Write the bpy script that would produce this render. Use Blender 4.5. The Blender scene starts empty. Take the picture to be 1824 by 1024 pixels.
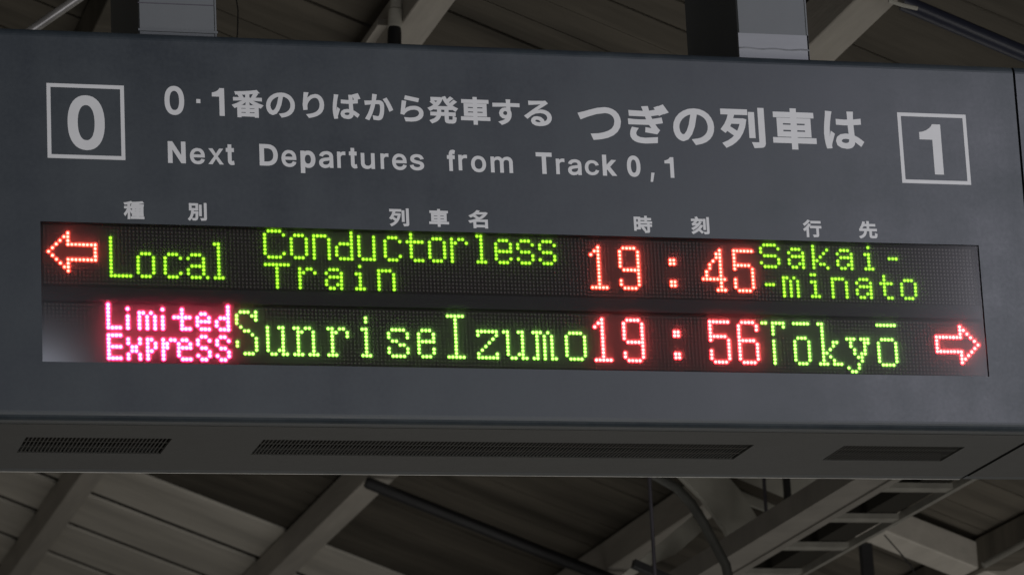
import bpy, bmesh, math, random
import numpy as np
from mathutils import Vector, Matrix, geometry

# ---------------------------------------------------------------- units
# everything is laid out in LED pitches (7.5 mm); x along the board, y away from the camera, z up
S = 0.0075
Z0 = 4.25
def W(x, y, z):
    return Vector((x * S, y * S, z * S + Z0))

scene = bpy.context.scene
COL = scene.collection
random.seed(7)
rng = np.random.default_rng(7)

# ---------------------------------------------------------------- camera
F = 6643.609
CC = np.array([-181.6445, -912.3944, -353.3022])
RR = np.array([[0.9652654, -0.25695037, -0.04732037],
               [0.02092281, 0.25655497, -0.96630315],
               [0.26043223, 0.93174892, 0.25301976]])
cam_d = bpy.data.cameras.new('camera')
cam = bpy.data.objects.new('camera', cam_d)
COL.objects.link(cam)
right, up, back = RR[0], -RR[1], -RR[2]
m = Matrix(((right[0], up[0], back[0], 0), (right[1], up[1], back[1], 0), (right[2], up[2], back[2], 0), (0, 0, 0, 1)))
m.translation = W(*CC)
cam.matrix_world = m
cam_d.sensor_width = 36.0
cam_d.lens = F / 1824 * 36.0
cam_d.dof.use_dof = True
cam_d.dof.focus_distance = 7.45
cam_d.dof.aperture_fstop = 11
cam_d.clip_start = 0.1
cam_d.clip_end = 200
scene.camera = cam

def ray(px, py):
    return np.array([(px - 912) / F, (py - 512) / F, 1.0]) @ RR
def at_y(px, py, y):            # where the photograph's point lies at depth y
    d = ray(px, py)
    return CC + d * (y - CC[1]) / d[1]
SL = 0.39                       # fall of the roof towards +x
def roof_z(x, h=0.0):
    return 150.0 - h - SL * x
def at_roof(px, py, h=0.0):     # where it meets a sheet h pitches under the roof boards
    d = ray(px, py)
    n = np.array([SL, 0, 1.0])
    return CC + d * ((150.0 - h - n @ CC) / (n @ d))

# ---------------------------------------------------------------- light
world = bpy.data.worlds.new('World')
scene.world = world
world.use_nodes = True
bg = world.node_tree.nodes['Background']
bg.inputs[0].default_value = (1.0, 0.94, 0.84, 1)
bg.inputs[1].default_value = 0.040

def area(name, loc, target, sx, sy, power, col, spread=180):
    l = bpy.data.lights.new(name, 'AREA')
    l.shape = 'RECTANGLE'; l.size = sx; l.size_y = sy
    l.energy = power; l.color = col; l.spread = math.radians(spread)
    o = bpy.data.objects.new(name, l)
    COL.objects.link(o)
    o.location = loc
    d = Vector(target) - Vector(loc)
    o.rotation_euler = d.to_track_quat('-Z', 'Y').to_euler()
    return o
# unseen fill lamps added for bounce off the platform, before and behind the board
area('bounce_fill_front', W(260, -820, -400), W(90, 0, -90), 3.0, 2.6, 126, (1.0, 0.97, 0.92))
area('bounce_fill_rear', W(270, 520, -540), W(250, 520, 60), 4.0, 5.5, 47, (1.0, 0.97, 0.91))
# platform fluorescent strips under the roof on the camera's side
area('fluorescent_light_right', W(715, -900, 118), W(215, 0, -105), 1.0, 1.1, 222, (0.88, 0.87, 1.0))
area('fluorescent_light_left', W(-2, -450, -30), W(-60, 0, -135), 0.36, 0.2, 3.3, (0.80, 0.84, 1.0))

scene.view_settings.view_transform = 'Standard'
scene.view_settings.look = 'None'
scene.view_settings.exposure = 0.0
scene.view_settings.gamma = 1.0
scene.view_settings.use_curve_mapping = False
scene.cycles.max_bounces = 8
scene.cycles.transparent_max_bounces = 8
scene.cycles.sample_clamp_indirect = 6.0
scene.cycles.use_denoising = True

# ---------------------------------------------------------------- materials
def mat(name, col, rough=0.6, metal=0.0, spec=0.5, var=0.0, scale=6.0, stretch=(1, 1, 1), bump=0.0, bscale=40.0, col2=None):
    mt = bpy.data.materials.new(name); mt.use_nodes = True
    nt = mt.node_tree; b = nt.nodes['Principled BSDF']
    b.inputs['Base Color'].default_value = (*col, 1)
    b.inputs['Roughness'].default_value = rough
    b.inputs['Metallic'].default_value = metal
    b.inputs['Specular IOR Level'].default_value = spec
    if var or bump:
        tc = nt.nodes.new('ShaderNodeTexCoord'); mp = nt.nodes.new('ShaderNodeMapping')
        mp.inputs['Scale'].default_value = stretch
        nt.links.new(tc.outputs['Object'], mp.inputs['Vector'])
    if var:
        n = nt.nodes.new('ShaderNodeTexNoise'); n.inputs['Scale'].default_value = scale
        n.inputs['Detail'].default_value = 6; n.inputs['Roughness'].default_value = 0.65
        nt.links.new(mp.outputs[0], n.inputs['Vector'])
        r = nt.nodes.new('ShaderNodeValToRGB')
        r.color_ramp.elements[0].position = 0.3; r.color_ramp.elements[1].position = 0.7
        c2 = col2 or tuple(c * (1 - var) for c in col)
        r.color_ramp.elements[0].color = (*c2, 1)
        r.color_ramp.elements[1].color = (*[min(1, c * (1 + var * 0.5)) for c in col], 1)
        nt.links.new(n.outputs['Fac'], r.inputs['Fac'])
        nt.links.new(r.outputs['Color'], b.inputs['Base Color'])
    if bump:
        n2 = nt.nodes.new('ShaderNodeTexNoise'); n2.inputs['Scale'].default_value = bscale
        n2.inputs['Detail'].default_value = 3
        nt.links.new(mp.outputs[0], n2.inputs['Vector'])
        bp = nt.nodes.new('ShaderNodeBump'); bp.inputs['Strength'].default_value = bump
        bp.inputs['Distance'].default_value = 0.01
        nt.links.new(n2.outputs['Fac'], bp.inputs['Height'])
        nt.links.new(bp.outputs[0], b.inputs['Normal'])
    return mt

def emit(name, col, strength):
    mt = bpy.data.materials.new(name); mt.use_nodes = True
    nt = mt.node_tree
    b = nt.nodes['Principled BSDF']
    b.inputs['Base Color'].default_value = (0.02, 0.02, 0.02, 1)
    b.inputs['Emission Color'].default_value = (*col, 1)
    b.inputs['Emission Strength'].default_value = strength
    # no two diodes are equally bright
    tc = nt.nodes.new('ShaderNodeTexCoord'); n = nt.nodes.new('ShaderNodeTexNoise'); n.inputs['Scale'].default_value = 95
    n.inputs['Detail'].default_value = 1
    mr = nt.nodes.new('ShaderNodeMapRange'); mr.inputs['From Min'].default_value = 0.3; mr.inputs['From Max'].default_value = 0.7
    mr.inputs['To Min'].default_value = strength * 0.72; mr.inputs['To Max'].default_value = strength * 1.22
    nt.links.new(tc.outputs['Object'], n.inputs['Vector']); nt.links.new(n.outputs['Fac'], mr.inputs['Value'])
    nt.links.new(mr.outputs[0], b.inputs['Emission Strength'])
    return mt

M = {}
M['face'] = mat('painted_steel_face', (0.036, 0.045, 0.057), 0.40, 0.0, 0.5, 0.10, 3.0, (1, 1, 1), 0.04, 5.0)
M['under'] = mat('painted_steel_underside', (0.040, 0.039, 0.035), 0.5, 0.0, 0.4, 0.14, 5.0, (0.6, 2, 2), 0.05, 8.0)
M['hole'] = mat('vent_dark', (0.028, 0.026, 0.022), 0.9, 0, 0.1)
M['bar'] = mat('vent_bar', (0.038, 0.036, 0.031), 0.6, 0, 0.3)
def weathered(mt, dark, light, r0, r1):
    """broad blotches, faint vertical wipe marks and fine dust in colour and gloss"""
    nt = mt.node_tree; b = nt.nodes['Principled BSDF']; L = nt.links
    tc = nt.nodes.new('ShaderNodeTexCoord')
    def noise(scale, stretch, detail):
        mp = nt.nodes.new('ShaderNodeMapping'); mp.inputs['Scale'].default_value = stretch
        n = nt.nodes.new('ShaderNodeTexNoise'); n.inputs['Scale'].default_value = scale; n.inputs['Detail'].default_value = detail
        n.inputs['Roughness'].default_value = 0.6
        L.new(tc.outputs['Object'], mp.inputs['Vector']); L.new(mp.outputs[0], n.inputs['Vector']); return n
    def mul(a, k):
        m_ = nt.nodes.new('ShaderNodeMath'); m_.operation = 'MULTIPLY'; L.new(a, m_.inputs[0]); m_.inputs[1].default_value = k; return m_.outputs[0]
    def add(a, c):
        m_ = nt.nodes.new('ShaderNodeMath'); m_.operation = 'ADD'; L.new(a, m_.inputs[0]); L.new(c, m_.inputs[1]); return m_.outputs[0]
    blot = noise(3.2, (1, 1, 1.5), 5); wipe = noise(9, (1.2, 1, 0.15), 4); dust = noise(120, (1, 1, 1), 3)
    f = add(add(mul(blot.outputs['Fac'], 0.55), mul(wipe.outputs['Fac'], 0.25)), mul(dust.outputs['Fac'], 0.2))
    rp = nt.nodes.new('ShaderNodeValToRGB')
    rp.color_ramp.elements[0].position = 0.38; rp.color_ramp.elements[1].position = 0.62
    rp.color_ramp.elements[0].color = (*dark, 1); rp.color_ramp.elements[1].color = (*light, 1)
    L.new(f, rp.inputs['Fac']); L.new(rp.outputs['Color'], b.inputs['Base Color'])
    mr = nt.nodes.new('ShaderNodeMapRange'); mr.inputs['From Min'].default_value = 0.35; mr.inputs['From Max'].default_value = 0.65
    mr.inputs['To Min'].default_value = r0; mr.inputs['To Max'].default_value = r1
    L.new(f, mr.inputs['Value']); L.new(mr.outputs[0], b.inputs['Roughness'])
weathered(M['face'], (0.019, 0.0265, 0.034), (0.037, 0.0475, 0.055), 0.38, 0.53)
weathered(M['under'], (0.0265, 0.0275, 0.0265), (0.049, 0.0495, 0.0465), 0.42, 0.6)
M['vinyl'] = mat('vinyl_lettering', (0.66, 0.67, 0.67), 0.55, 0, 0.4, 0.06, 14)
M['black'] = mat('display_black', (0.010, 0.008, 0.008), 0.7, 0, 0.2)
M['bezel'] = mat('display_bezel', (0.005, 0.004, 0.005), 0.6, 0, 0.3)
M['unlit'] = mat('unlit_led', (0.072, 0.062, 0.057), 0.5, 0, 0.4)
M['post'] = mat('grey_painted_post', (0.135, 0.146, 0.152), 0.6, 0, 0.4, 0.10, 4, (1, 1, 1), 0.05, 12)
M['tape'] = mat('silver_tape', (0.22, 0.23, 0.245), 0.45, 0.0, 0.5, 0.06, 10, (1, 1, 6))
M['beam'] = mat('pale_painted_timber', (0.47, 0.44, 0.395), 0.65, 0, 0.3, 0.14, 5, (4, 0.5, 4), 0.15, 20)
M['darkwood'] = mat('dark_weathered_boards', (0.122, 0.109, 0.089), 0.8, 0, 0.2, 0.55, 1.3, (0.6, 3, 0.6), 0.12, 10)
M['palewood'] = mat('pale_painted_boards', (0.68, 0.645, 0.58), 0.7, 0, 0.3, 0.26, 1.8, (0.6, 2.5, 0.6), 0.12, 14)
M['groove'] = mat('board_backing', (0.010, 0.009, 0.008), 0.9, 0, 0.1)
M['pipe'] = mat('dark_pipe', (0.017, 0.017, 0.019), 0.5, 0, 0.4, 0.3, 8, (1, 1, 1), 0.1, 20)
M['cable'] = mat('grey_cable', (0.055, 0.055, 0.05), 0.6, 0, 0.3, 0.3, 12)
M['bluepipe'] = mat('blue_black_pipe', (0.022, 0.025, 0.045), 0.45, 0, 0.4, 0.3, 8, (1, 1, 1), 0.1, 20)
M['rod'] = mat('steel_rod', (0.085, 0.08, 0.095), 0.5, 0.2, 0.4, 0.2, 10)
M['galv'] = mat('galvanised_steel', (0.30, 0.29, 0.26), 0.4, 0.4, 0.5, 0.25, 14, (1, 1, 1), 0.08, 30)
M['glint'] = mat('aluminium_glint', (0.55, 0.55, 0.54), 0.28, 0.9, 0.5, 0.3, 3.0)
M['tray'] = mat('cable_tray_steel', (0.20, 0.187, 0.168), 0.5, 0.1, 0.4, 0.2, 6, (1, 1, 1), 0.05, 20)
M['cream'] = mat('cream_sleeve', (0.78, 0.76, 0.68), 0.25, 0, 0.6, 0.12, 20, (1, 1, 3), 0.2, 60)
M['white'] = mat('white_board', (0.48, 0.47, 0.42), 0.6, 0, 0.4, 0.2, 6, (1, 1, 1), 0.1, 12)
M['green_rim'] = emit('led_green_rim', (0.26, 1.0, 0.0), 0.8)
M['green_core'] = emit('led_green_core', (0.42, 1.0, 0.03), 2.0)
M['bgreen_rim'] = emit('led_bright_green_rim', (0.26, 1.0, 0.0), 1.3)
M['bgreen_core'] = emit('led_bright_green_core', (0.40, 1.0, 0.14), 3.5)
M['red_rim'] = emit('led_red_rim', (1.0, 0.03, 0.012), 5.0)
M['red_core'] = emit('led_red_core', (1.0, 0.115, 0.085), 14.0)
M['pink_rim'] = emit('led_pink_rim', (1.0, 0.010, 0.125), 8.0)
M['pink_core'] = emit('led_pink_core', (1.0, 0.075, 0.12), 25.0)
M['crim_rim'] = emit('led_crimson_rim', (1.0, 0.018, 0.035), 6.5)
M['crim_core'] = emit('led_crimson_core', (1.0, 0.10, 0.085), 18.0)
M['led_side'] = mat('led_side', (0.012, 0.010, 0.010), 0.5, 0, 0.3)

def pane_material():
    mt = bpy.data.materials.new('glow_scatter_acrylic'); mt.use_nodes = True  # clear acrylic with scatter added to imitate the bloom of the LEDs
    nt = mt.node_tree; nt.nodes.clear()
    out = nt.nodes.new('ShaderNodeOutputMaterial')
    tr = nt.nodes.new('ShaderNodeBsdfTransparent'); tr.inputs[0].default_value = (0.97, 0.97, 0.97, 1)
    tl = nt.nodes.new('ShaderNodeBsdfTranslucent'); tl.inputs[0].default_value = (1, 1, 1, 1)
    gl = nt.nodes.new('ShaderNodeBsdfGlossy'); gl.inputs['Roughness'].default_value = 0.12
    gl.inputs[0].default_value = (1, 1, 1, 1)
    m1 = nt.nodes.new('ShaderNodeMixShader'); m1.inputs[0].default_value = 0.085
    m2 = nt.nodes.new('ShaderNodeMixShader')
    fr = nt.nodes.new('ShaderNodeFresnel'); fr.inputs[0].default_value = 1.45
    nt.links.new(tr.outputs[0], m1.inputs[1]); nt.links.new(tl.outputs[0], m1.inputs[2])
    rf = nt.nodes.new('ShaderNodeBsdfRefraction'); rf.inputs['Roughness'].default_value = 0.85; rf.inputs['IOR'].default_value = 1.45
    m3 = nt.nodes.new('ShaderNodeMixShader'); m3.inputs[0].default_value = 0.21
    nt.links.new(fr.outputs[0], m2.inputs[0])
    nt.links.new(m1.outputs[0], m3.inputs[1]); nt.links.new(rf.outputs[0], m3.inputs[2]); nt.links.new(m3.outputs[0], m2.inputs[1]); nt.links.new(gl.outputs[0], m2.inputs[2])
    nt.links.new(m2.outputs[0], out.inputs['Surface'])
    return mt
M['pane'] = pane_material()

# ---------------------------------------------------------------- mesh helpers
class MB:
    """collects faces in pitch coordinates; build() links them as one mesh object"""
    def __init__(self): self.v = []; self.f = []; self.mi = []; self.sm = []
    def add(self, vs, fs, mi=0, smooth=False):
        o = len(self.v); self.v += [tuple(p) for p in vs]
        for f in fs:
            self.f.append(tuple(i + o for i in f)); self.mi.append(mi); self.sm.append(smooth)
    def box(self, x0, x1, y0, y1, z0, z1, mi=0):
        vs = [(x, y, z) for z in (z0, z1) for y in (y0, y1) for x in (x0, x1)]
        self.add(vs, [(0, 2, 3, 1), (4, 5, 7, 6), (0, 1, 5, 4), (2, 6, 7, 3), (0, 4, 6, 2), (1, 3, 7, 5)], mi)
    def bar(self, a, b, u, v, bev=0.0, mi=0):
        """beam from a to b; u, v half-extent vectors across it; chamfered edges if bev"""
        a, b, u, v = (np.array(q, float) for q in (a, b, u, v))
        if bev:
            k = 1 - bev
            ring = [(1, k), (k, 1), (-k, 1), (-1, k), (-1, -k), (-k, -1), (k, -1), (1, -k)]
        else:
            ring = [(1, 1), (-1, 1), (-1, -1), (1, -1)]
        n = len(ring)
        vs = [a + u * p + v * q for p, q in ring] + [b + u * p + v * q for p, q in ring]
        fs = [(i, (i + 1) % n, n + (i + 1) % n, n + i) for i in range(n)]
        fs += [tuple(range(n))[::-1], tuple(range(n, 2 * n))]
        self.add(vs, fs, mi)
    def tube(self, pts, r, n=14, mi=0):
        pts = [np.array(p, float) for p in pts]
        rs = r if hasattr(r, '__len__') else [r] * len(pts)
        vs = []; fs = []
        t = pts[1] - pts[0]; ref = np.array([0, 0, 1.0]) if abs(t[2]) < 0.8 * np.linalg.norm(t) else np.array([1.0, 0, 0])
        for i, p in enumerate(pts):
            t = pts[min(i + 1, len(pts) - 1)] - pts[max(i - 1, 0)]; t /= np.linalg.norm(t)
            u = np.cross(t, ref); u /= np.linalg.norm(u); w = np.cross(t, u)
            for k in range(n):
                a = 2 * math.pi * k / n
                vs.append(p + rs[i] * (math.cos(a) * u + math.sin(a) * w))
        for i in range(len(pts) - 1):
            for k in range(n):
                fs.append((i * n + k, i * n + (k + 1) % n, (i + 1) * n + (k + 1) % n, (i + 1) * n + k))
        self.add(vs, fs, mi, True)
        self.add(vs[:n], [tuple(range(n))[::-1]], mi); self.add(vs[-n:], [tuple(range(n))], mi)
    def slab(self, poly, off, mi=0):
        """flat polygon (3D points) given thickness by the vector off"""
        n = len(poly); off = np.array(off, float)
        p = [np.array(q, float) for q in poly]
        vs = p + [q + off for q in p]
        self.add(vs, [tuple(range(n)), tuple(range(n, 2 * n))[::-1]] + [((i + 1) % n, i, n + i, n + (i + 1) % n) for i in range(n)], mi)
    def build(self, name, mats, parent=None, origin=(0, 0, 0), recalc=True):
        me = bpy.data.meshes.new(name)
        o3 = np.array(origin, float)
        V = (np.array(self.v, float) - o3) * S
        me.from_pydata([tuple(p) for p in V], [], self.f)
        if not isinstance(mats, (list, tuple)): mats = [mats]
        for k in mats: me.materials.append(k)
        me.polygons.foreach_set('material_index', self.mi)
        me.polygons.foreach_set('use_smooth', self.sm)
        if recalc:
            bm = bmesh.new(); bm.from_mesh(me)
            bmesh.ops.recalc_face_normals(bm, faces=bm.faces[:])
            bm.to_mesh(me); bm.free()
        me.update()
        ob = bpy.data.objects.new(name, me)
        COL.objects.link(ob)
        if parent is not None:
            ob.parent = parent
            po = parent.get('_o', (0, 0, 0))
            ob.location = [(origin[i] - po[i]) * S for i in range(3)]
        else:
            ob.location = W(*origin)
        ob['_o'] = [float(q) for q in origin]
        return ob

def tag(o, label=None, cat=None, group=None, kind=None):
    if label: o['label'] = label
    if cat: o['category'] = cat
    if group: o['group'] = group
    if kind: o['kind'] = kind
    return o
def empty(name, origin):
    o = bpy.data.objects.new(name, None)
    o.empty_display_size = 0.1
    COL.objects.link(o); o.location = W(*origin)
    o['_o'] = [float(q) for q in origin]
    return o

# ================================================================ ROOF
def slope_strip(mb, y0, y1, xa, xb, h, th, mi=0, seg=1):
    """a board lying along the fall of the roof; h below the roof line, th thick"""
    xs = np.linspace(xa, xb, seg + 1)
    for i in range(seg):
        a, b = xs[i], xs[i + 1]
        vs = [(x, y, roof_z(x, hh)) for hh in (h, h - th) for y in (y0, y1) for x in (a, b)]
        mb.add(vs, [(0, 2, 3, 1), (4, 5, 7, 6), (0, 1, 5, 4), (2, 6, 7, 3), (0, 4, 6, 2), (1, 3, 7, 5)], mi)

YB = 1113.0     # where the dark boards give way to painted ones
XA, XB = -120, 760
mb = MB(); y = -90.0
while y < YB - 1:
    w = 21.5
    y1 = min(y + w, YB)
    off = random.uniform(-0.5, 0.5)
    slope_strip(mb, y + 0.6, y1 - 0.5, XA, XB, 0.5 + off, 2.0)
    y += w
roof_d = mb.build('ceiling', M['darkwood'], origin=(0, -90, 150))
tag(roof_d, 'dark brown weathered roof boards sloping down behind and above the departure board', 'ceiling', kind='structure')
mb = MB(); y = YB
while y < 2300:
    w = 88.0
    slope_strip(mb, y + 6.5, y + w - 6.5, XA, XB, 1.0, 2.0)
    y += w
roof_p = mb.build('ceiling', M['palewood'], origin=(0, YB, 150))
tag(roof_p, 'pale painted wide roof boards with dark gaps, farther back under the departure board', 'ceiling', kind='structure')
mb = MB(); slope_strip(mb, -90, 2300, XA, XB, -2.5, 1.5)  # backing added above the boards to block light and blacken the gaps
rb = mb.build('light_block_backing', M['groove'], origin=(0, -90, 152))
tag(rb, 'dark backing sheet added to block light, seen only in the gaps between roof boards', 'ceiling', kind='structure')

# purlins run away from the camera under the boards, 117 pitches apart
PUR = [((43.5, 43.5, 6.6), 'dark purlin behind the left hanging post, running away under the roof'),
       ((136, 135.4, 6.6), 'pale purlin in the left half, next to the cream pipe sleeve'),
       ((246.1, 258.8, 7.3), 'pale purlin that the dark pipe end crosses under the board'),
       ((373.5, 374, 6.8), 'pale purlin behind the curved dark cable, right of centre'),
       ((484.5, 484.5, 6.8), 'dark purlin at the bottom right corner next to the bright bar for its lit edge')]
for x, lab in PUR:
    b = MB()
    xm, xe, hw = x
    b.bar((xm, -60, roof_z(xm, 7.4)), (xe, 2250, roof_z(xe, 7.4)), (hw, 0, 0), (0, 0, 7.6), 0.05)
    o = b.build('purlin', M['darkwood' if xm < 50 or xm > 450 else 'beam'], origin=(xm, -60, roof_z(xm, 7.4)))
    tag(o, lab, 'roof beam', 'purlins under the roof boards')

def slope_pt(x, y, h): return (x, y, roof_z(x, h))
sx, sz = 1 / math.hypot(1, SL), -SL / math.hypot(1, SL)
nx, nz = -sz, sx
# rafters along the fall of the roof
def rafter(y, xa, xb, h, wy, hh, material, label):
    b = MB(); b.bar(slope_pt(xa, y, h), slope_pt(xb, y, h), (0, wy, 0), (nx * hh, 0, nz * hh), 0.08)
    o = b.build('rafter', material, origin=slope_pt(xa, y, h))
    tag(o, label, 'rafter', 'rafters crossing under the roof'); return o
rafter(684, 424, 620, 10, 13, 6, M['beam'], 'pale rafter under the board at lower right, sloping down past the cable tray')

# pipes slung under the purlins, along the fall of the roof
b = MB(); h = 22
b.tube([slope_pt(241.5, 895, h), slope_pt(243, 895, h), slope_pt(330, 896, h), slope_pt(470, 893, h + 1)], [2.6, 3.1, 3.1, 3.1], 18)
o = b.build('drain_pipe', M['pipe'], origin=slope_pt(241.5, 895, h))
tag(o, 'dark round pipe with a blunt end crossing below the middle of the departure board', 'pipe')
b = MB()
b.tube([slope_pt(249, 147, 21), slope_pt(420, 147, 21)], 2.7, 18)
o = b.build('conduit_pipe', M['bluepipe'], origin=slope_pt(249, 147, 21))
tag(o, 'dark blue pipe crossing the roof above the right end of the departure board', 'pipe')
c1 = MB()
a0, a1 = at_y(1583, 2, 140), at_y(1634, 16, 140)
c1.tube([a0, (a0 + a1) / 2 + np.array([0, 0, -0.2]), a1], 0.65, 10)
o = c1.build('pipe_clip', M['white'], o, origin=tuple(a0))

# bright thin rod at the top left
b = MB(); a0, a1 = at_y(150, -10, 190), at_y(60, 52, 190)
b.tube([a0, a1 + (a1 - a0) * 0.4], 1.55, 14)
o = b.build('rod_or_lit_edge', M['galv'], origin=tuple(a0))
tag(o, 'thin shiny steel rod slanting down behind the top left of the board', 'rod')

# cream pipe sleeve hanging in front of a purlin
root = empty('cable_drop', tuple(at_y(704, 50, 330)))
tag(root, 'cream sleeved cable drop with dark lower end beside the pale purlin at top', 'cable drop')
p0, p1, p2 = at_y(709, -40, 330), at_y(705, 18, 330), at_y(703, 50, 330)
b = MB(); b.tube([p0, p0 * .5 + p1 * .5, p1 + np.array([0, 0, .4])], [2.0, 2.1, 2.25], 14); b.build('upper_pipe', M['cream'], root, tuple(p0))
b = MB(); b.tube([p1, p1 * .8 + p2 * .2, p2], [2.45, 2.6, 2.6], 14); b.build('sleeve', M['cream'], root, tuple(p1))
p3 = at_y(702, 95, 330)
b = MB(); b.tube([p2 + np.array([0, 0, 0.8]), p2 * .8 + p3 * .2, p3], [2.2, 2.5, 2.6], 14); b.build('lower_end', M['pipe'], root, tuple(p2))
# batten beside it
b = MB(); a0 = at_y(682, 40, 352); a1 = np.array([a0[0], a0[1] + 60, a0[2]])
b.bar(a0, a1, (1.9, 0, 0), (0, 0, 1.2), 0.1)
o = b.build('batten', M['beam'], origin=tuple(a0)); tag(o, 'short pale batten end left of the cream cable drop', 'batten')
# thin cable by the left post
b = MB(); b.tube([at_y(418, -20, 240), at_y(424, 20, 240), at_y(423, 60, 240), at_y(420, 90, 240)], 0.22, 8)
o = b.build('thin_cable', M['pipe'], origin=tuple(at_y(418, -20, 240))); tag(o, 'thin dark cable hanging just right of the left hanging post', 'cable')

# ---- cable tray (ladder) hung under the roof at the right
ZT = -66.0
def at_z(px, py, z):
    d = ray(px, py); return CC + d * (z - CC[2]) / d[2]
xl0 = at_z(1515, 858, ZT)[0]; xl1 = at_z(1600, 854, ZT)[0]; xr = at_z(1745, 851, ZT)[0]
yr = [at_z(1600, 875, ZT)[1], at_z(1520, 929, ZT)[1], at_z(1435, 979, ZT)[1]]
dy = (yr[2] - yr[0]) / 2
root = empty('cable_tray', (xl0, 150, ZT))
tag(root, 'brown steel cable tray ladder with open rungs hanging at lower right', 'cable tray')
b = MB(); b.box(xl0, xl1 - 4.2, 150, 1250, ZT, ZT + 9); b.build('side_rail', M['tray'], root, (xl0, 150, ZT))
b = MB(); b.box(xl1 - 4.0, xl1, 150, 1250, ZT - 0.8, ZT + 1.2); b.build('rail_flange', M['tray'], root, (xl1, 150, ZT))
b = MB(); b.box(xr - 2.2, xr, 150, 1250, ZT, ZT + 3.0); b.build('side_rail', M['galv'], root, (xr, 150, ZT))
k = -4
while yr[0] + k * dy < 1240:
    yy = yr[0] + k * dy
    if yy > 160:
        b = MB(); b.box(xl1 - 0.3, xr - 2.0, yy - 4.0, yy + 4.0, ZT + 0.6, ZT + 2.8); b.build('rung', M['galv'], root, (xl1, yy, ZT))
    k += 1
# black flat strip added to darken the voids between the tray rungs
b = MB(); xd = xl1 + (xr - xl1) * 0.5
b.box(xd, xr - 2.6, 150, 1240, ZT + 3.2, ZT + 8.0)
o = b.build('dark_void_strip', M['hole'], origin=(xd, 150, ZT + 3.2))
tag(o, 'black flat strip added to darken the voids over the cable tray rungs beside the right rail', 'dark strip')

# hanger rods that carry the tray
def vrod(name, px, py0, py1, y, r, material, label, cat='rod', group=None, square=False):
    t = at_y(px[0], py0, y); u = at_y(px[1], py1, y)
    u[0] = t[0] * .5 + u[0] * .5; t[0] = u[0]
    t[2] = roof_z(t[0], 0.5)
    b = MB()
    if square: b.bar(u, t, (r, 0, 0), (0, r, 0))
    else: b.tube([u, t], r, 12)
    o = b.build(name, material, origin=tuple(u)); tag(o, label, cat, group); return o
vrod('hanger_rod', (1160, 1165), 845, 1060, 430, 0.75, M['rod'], 'thin purple grey rod hanging left of the curved dark cable', group='rods hanging from the roof')
vrod('hanger_rod', (1362, 1366), 845, 958, 600, 0.8, M['rod'], 'thin grey rod in front of the pale boards, left of the black strap', group='rods hanging from the roof')
vrod('hanger_strap', (1400, 1406), 845, 930, 560, 1.3, M['pipe'], 'black strap hanging in front of pale boards onto the cable tray', 'strap', square=True)
vrod('hanger_strap', (1482, 1484), 845, 872, 480, 1.0, M['pipe'], 'short black strap right under the board by the cable tray rail', 'strap', square=True)
b = MB(); u = at_y(1541, 968, 640); t = at_y(1549, 1060, 640); b.bar(u, t, (2.6, 0, 0), (0, 2.0, 0), 0.1)
o = b.build('hanger_strap', M['pipe'], origin=tuple(u)); tag(o, 'black strap dropping below the cable tray at the bottom edge', 'strap')

# curved dark cable
b = MB(); q = [(1120, 826), (1170, 848), (1205, 868), (1232, 897), (1254, 932), (1275, 972), (1293, 1006), (1300, 1040)]
b.tube([at_y(x, y, 470) for x, y in q], 2.0, 12)
o = b.build('bent_cable', M['cable'], origin=tuple(at_y(1170, 848, 470))); tag(o, 'thick dark cable bending down below the board right of centre', 'cable')

# curved pale brace behind it
b = MB(); L = [(1200, 835), (1250, 885), (1290, 940), (1322, 1000)]; Rr = [(1285, 835), (1318, 872), (1345, 915), (1372, 962)]
for (a, c, d, e) in zip(L[:-1], L[1:], Rr[1:], Rr[:-1]):
    b.slab([at_y(*p, 640) for p in (a, c, d, e)], (2.0, 9.0, 0.5))
o = b.build('knee_brace', M['white'], origin=tuple(at_y(1245, 850, 640))); tag(o, 'wide curved pale timber brace behind the dark bent cable', 'brace')
# pale boards seen beyond it
b = MB(); b.slab([at_y(x, y, 655) for x, y in ((1270, 830), (1474, 830), (1474, 888), (1412, 926), (1300, 884))], (0, 3, 0))
o = b.build('gable_board', M['white'], origin=tuple(at_y(1300, 850, 655))); tag(o, 'pale board wall piece behind the black strap, below the departure board', 'board')
b = MB(); a0, a1 = at_y(1275, 846, 645), at_y(1480, 930, 645)
b.bar(a0, a1, (0, 2, 0), (0.9, 0, 1.6), 0.1)
o = b.build('rafter', M['darkwood'], origin=tuple(a0)); tag(o, 'dark narrow rafter crossing the pale board behind the black strap', 'rafter', 'rafters crossing under the roof')
b = MB(); b.slab([at_y(x, y, 668) for x, y in ((1318, 896), (1345, 893), (1400, 920), (1395, 960), (1372, 965))], (0, 3, 0))
o = b.build('dark_board', M['darkwood'], origin=tuple(at_y(1345, 893, 668))); tag(o, 'dark brown board end between the pale brace and the cable tray', 'board')
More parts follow.
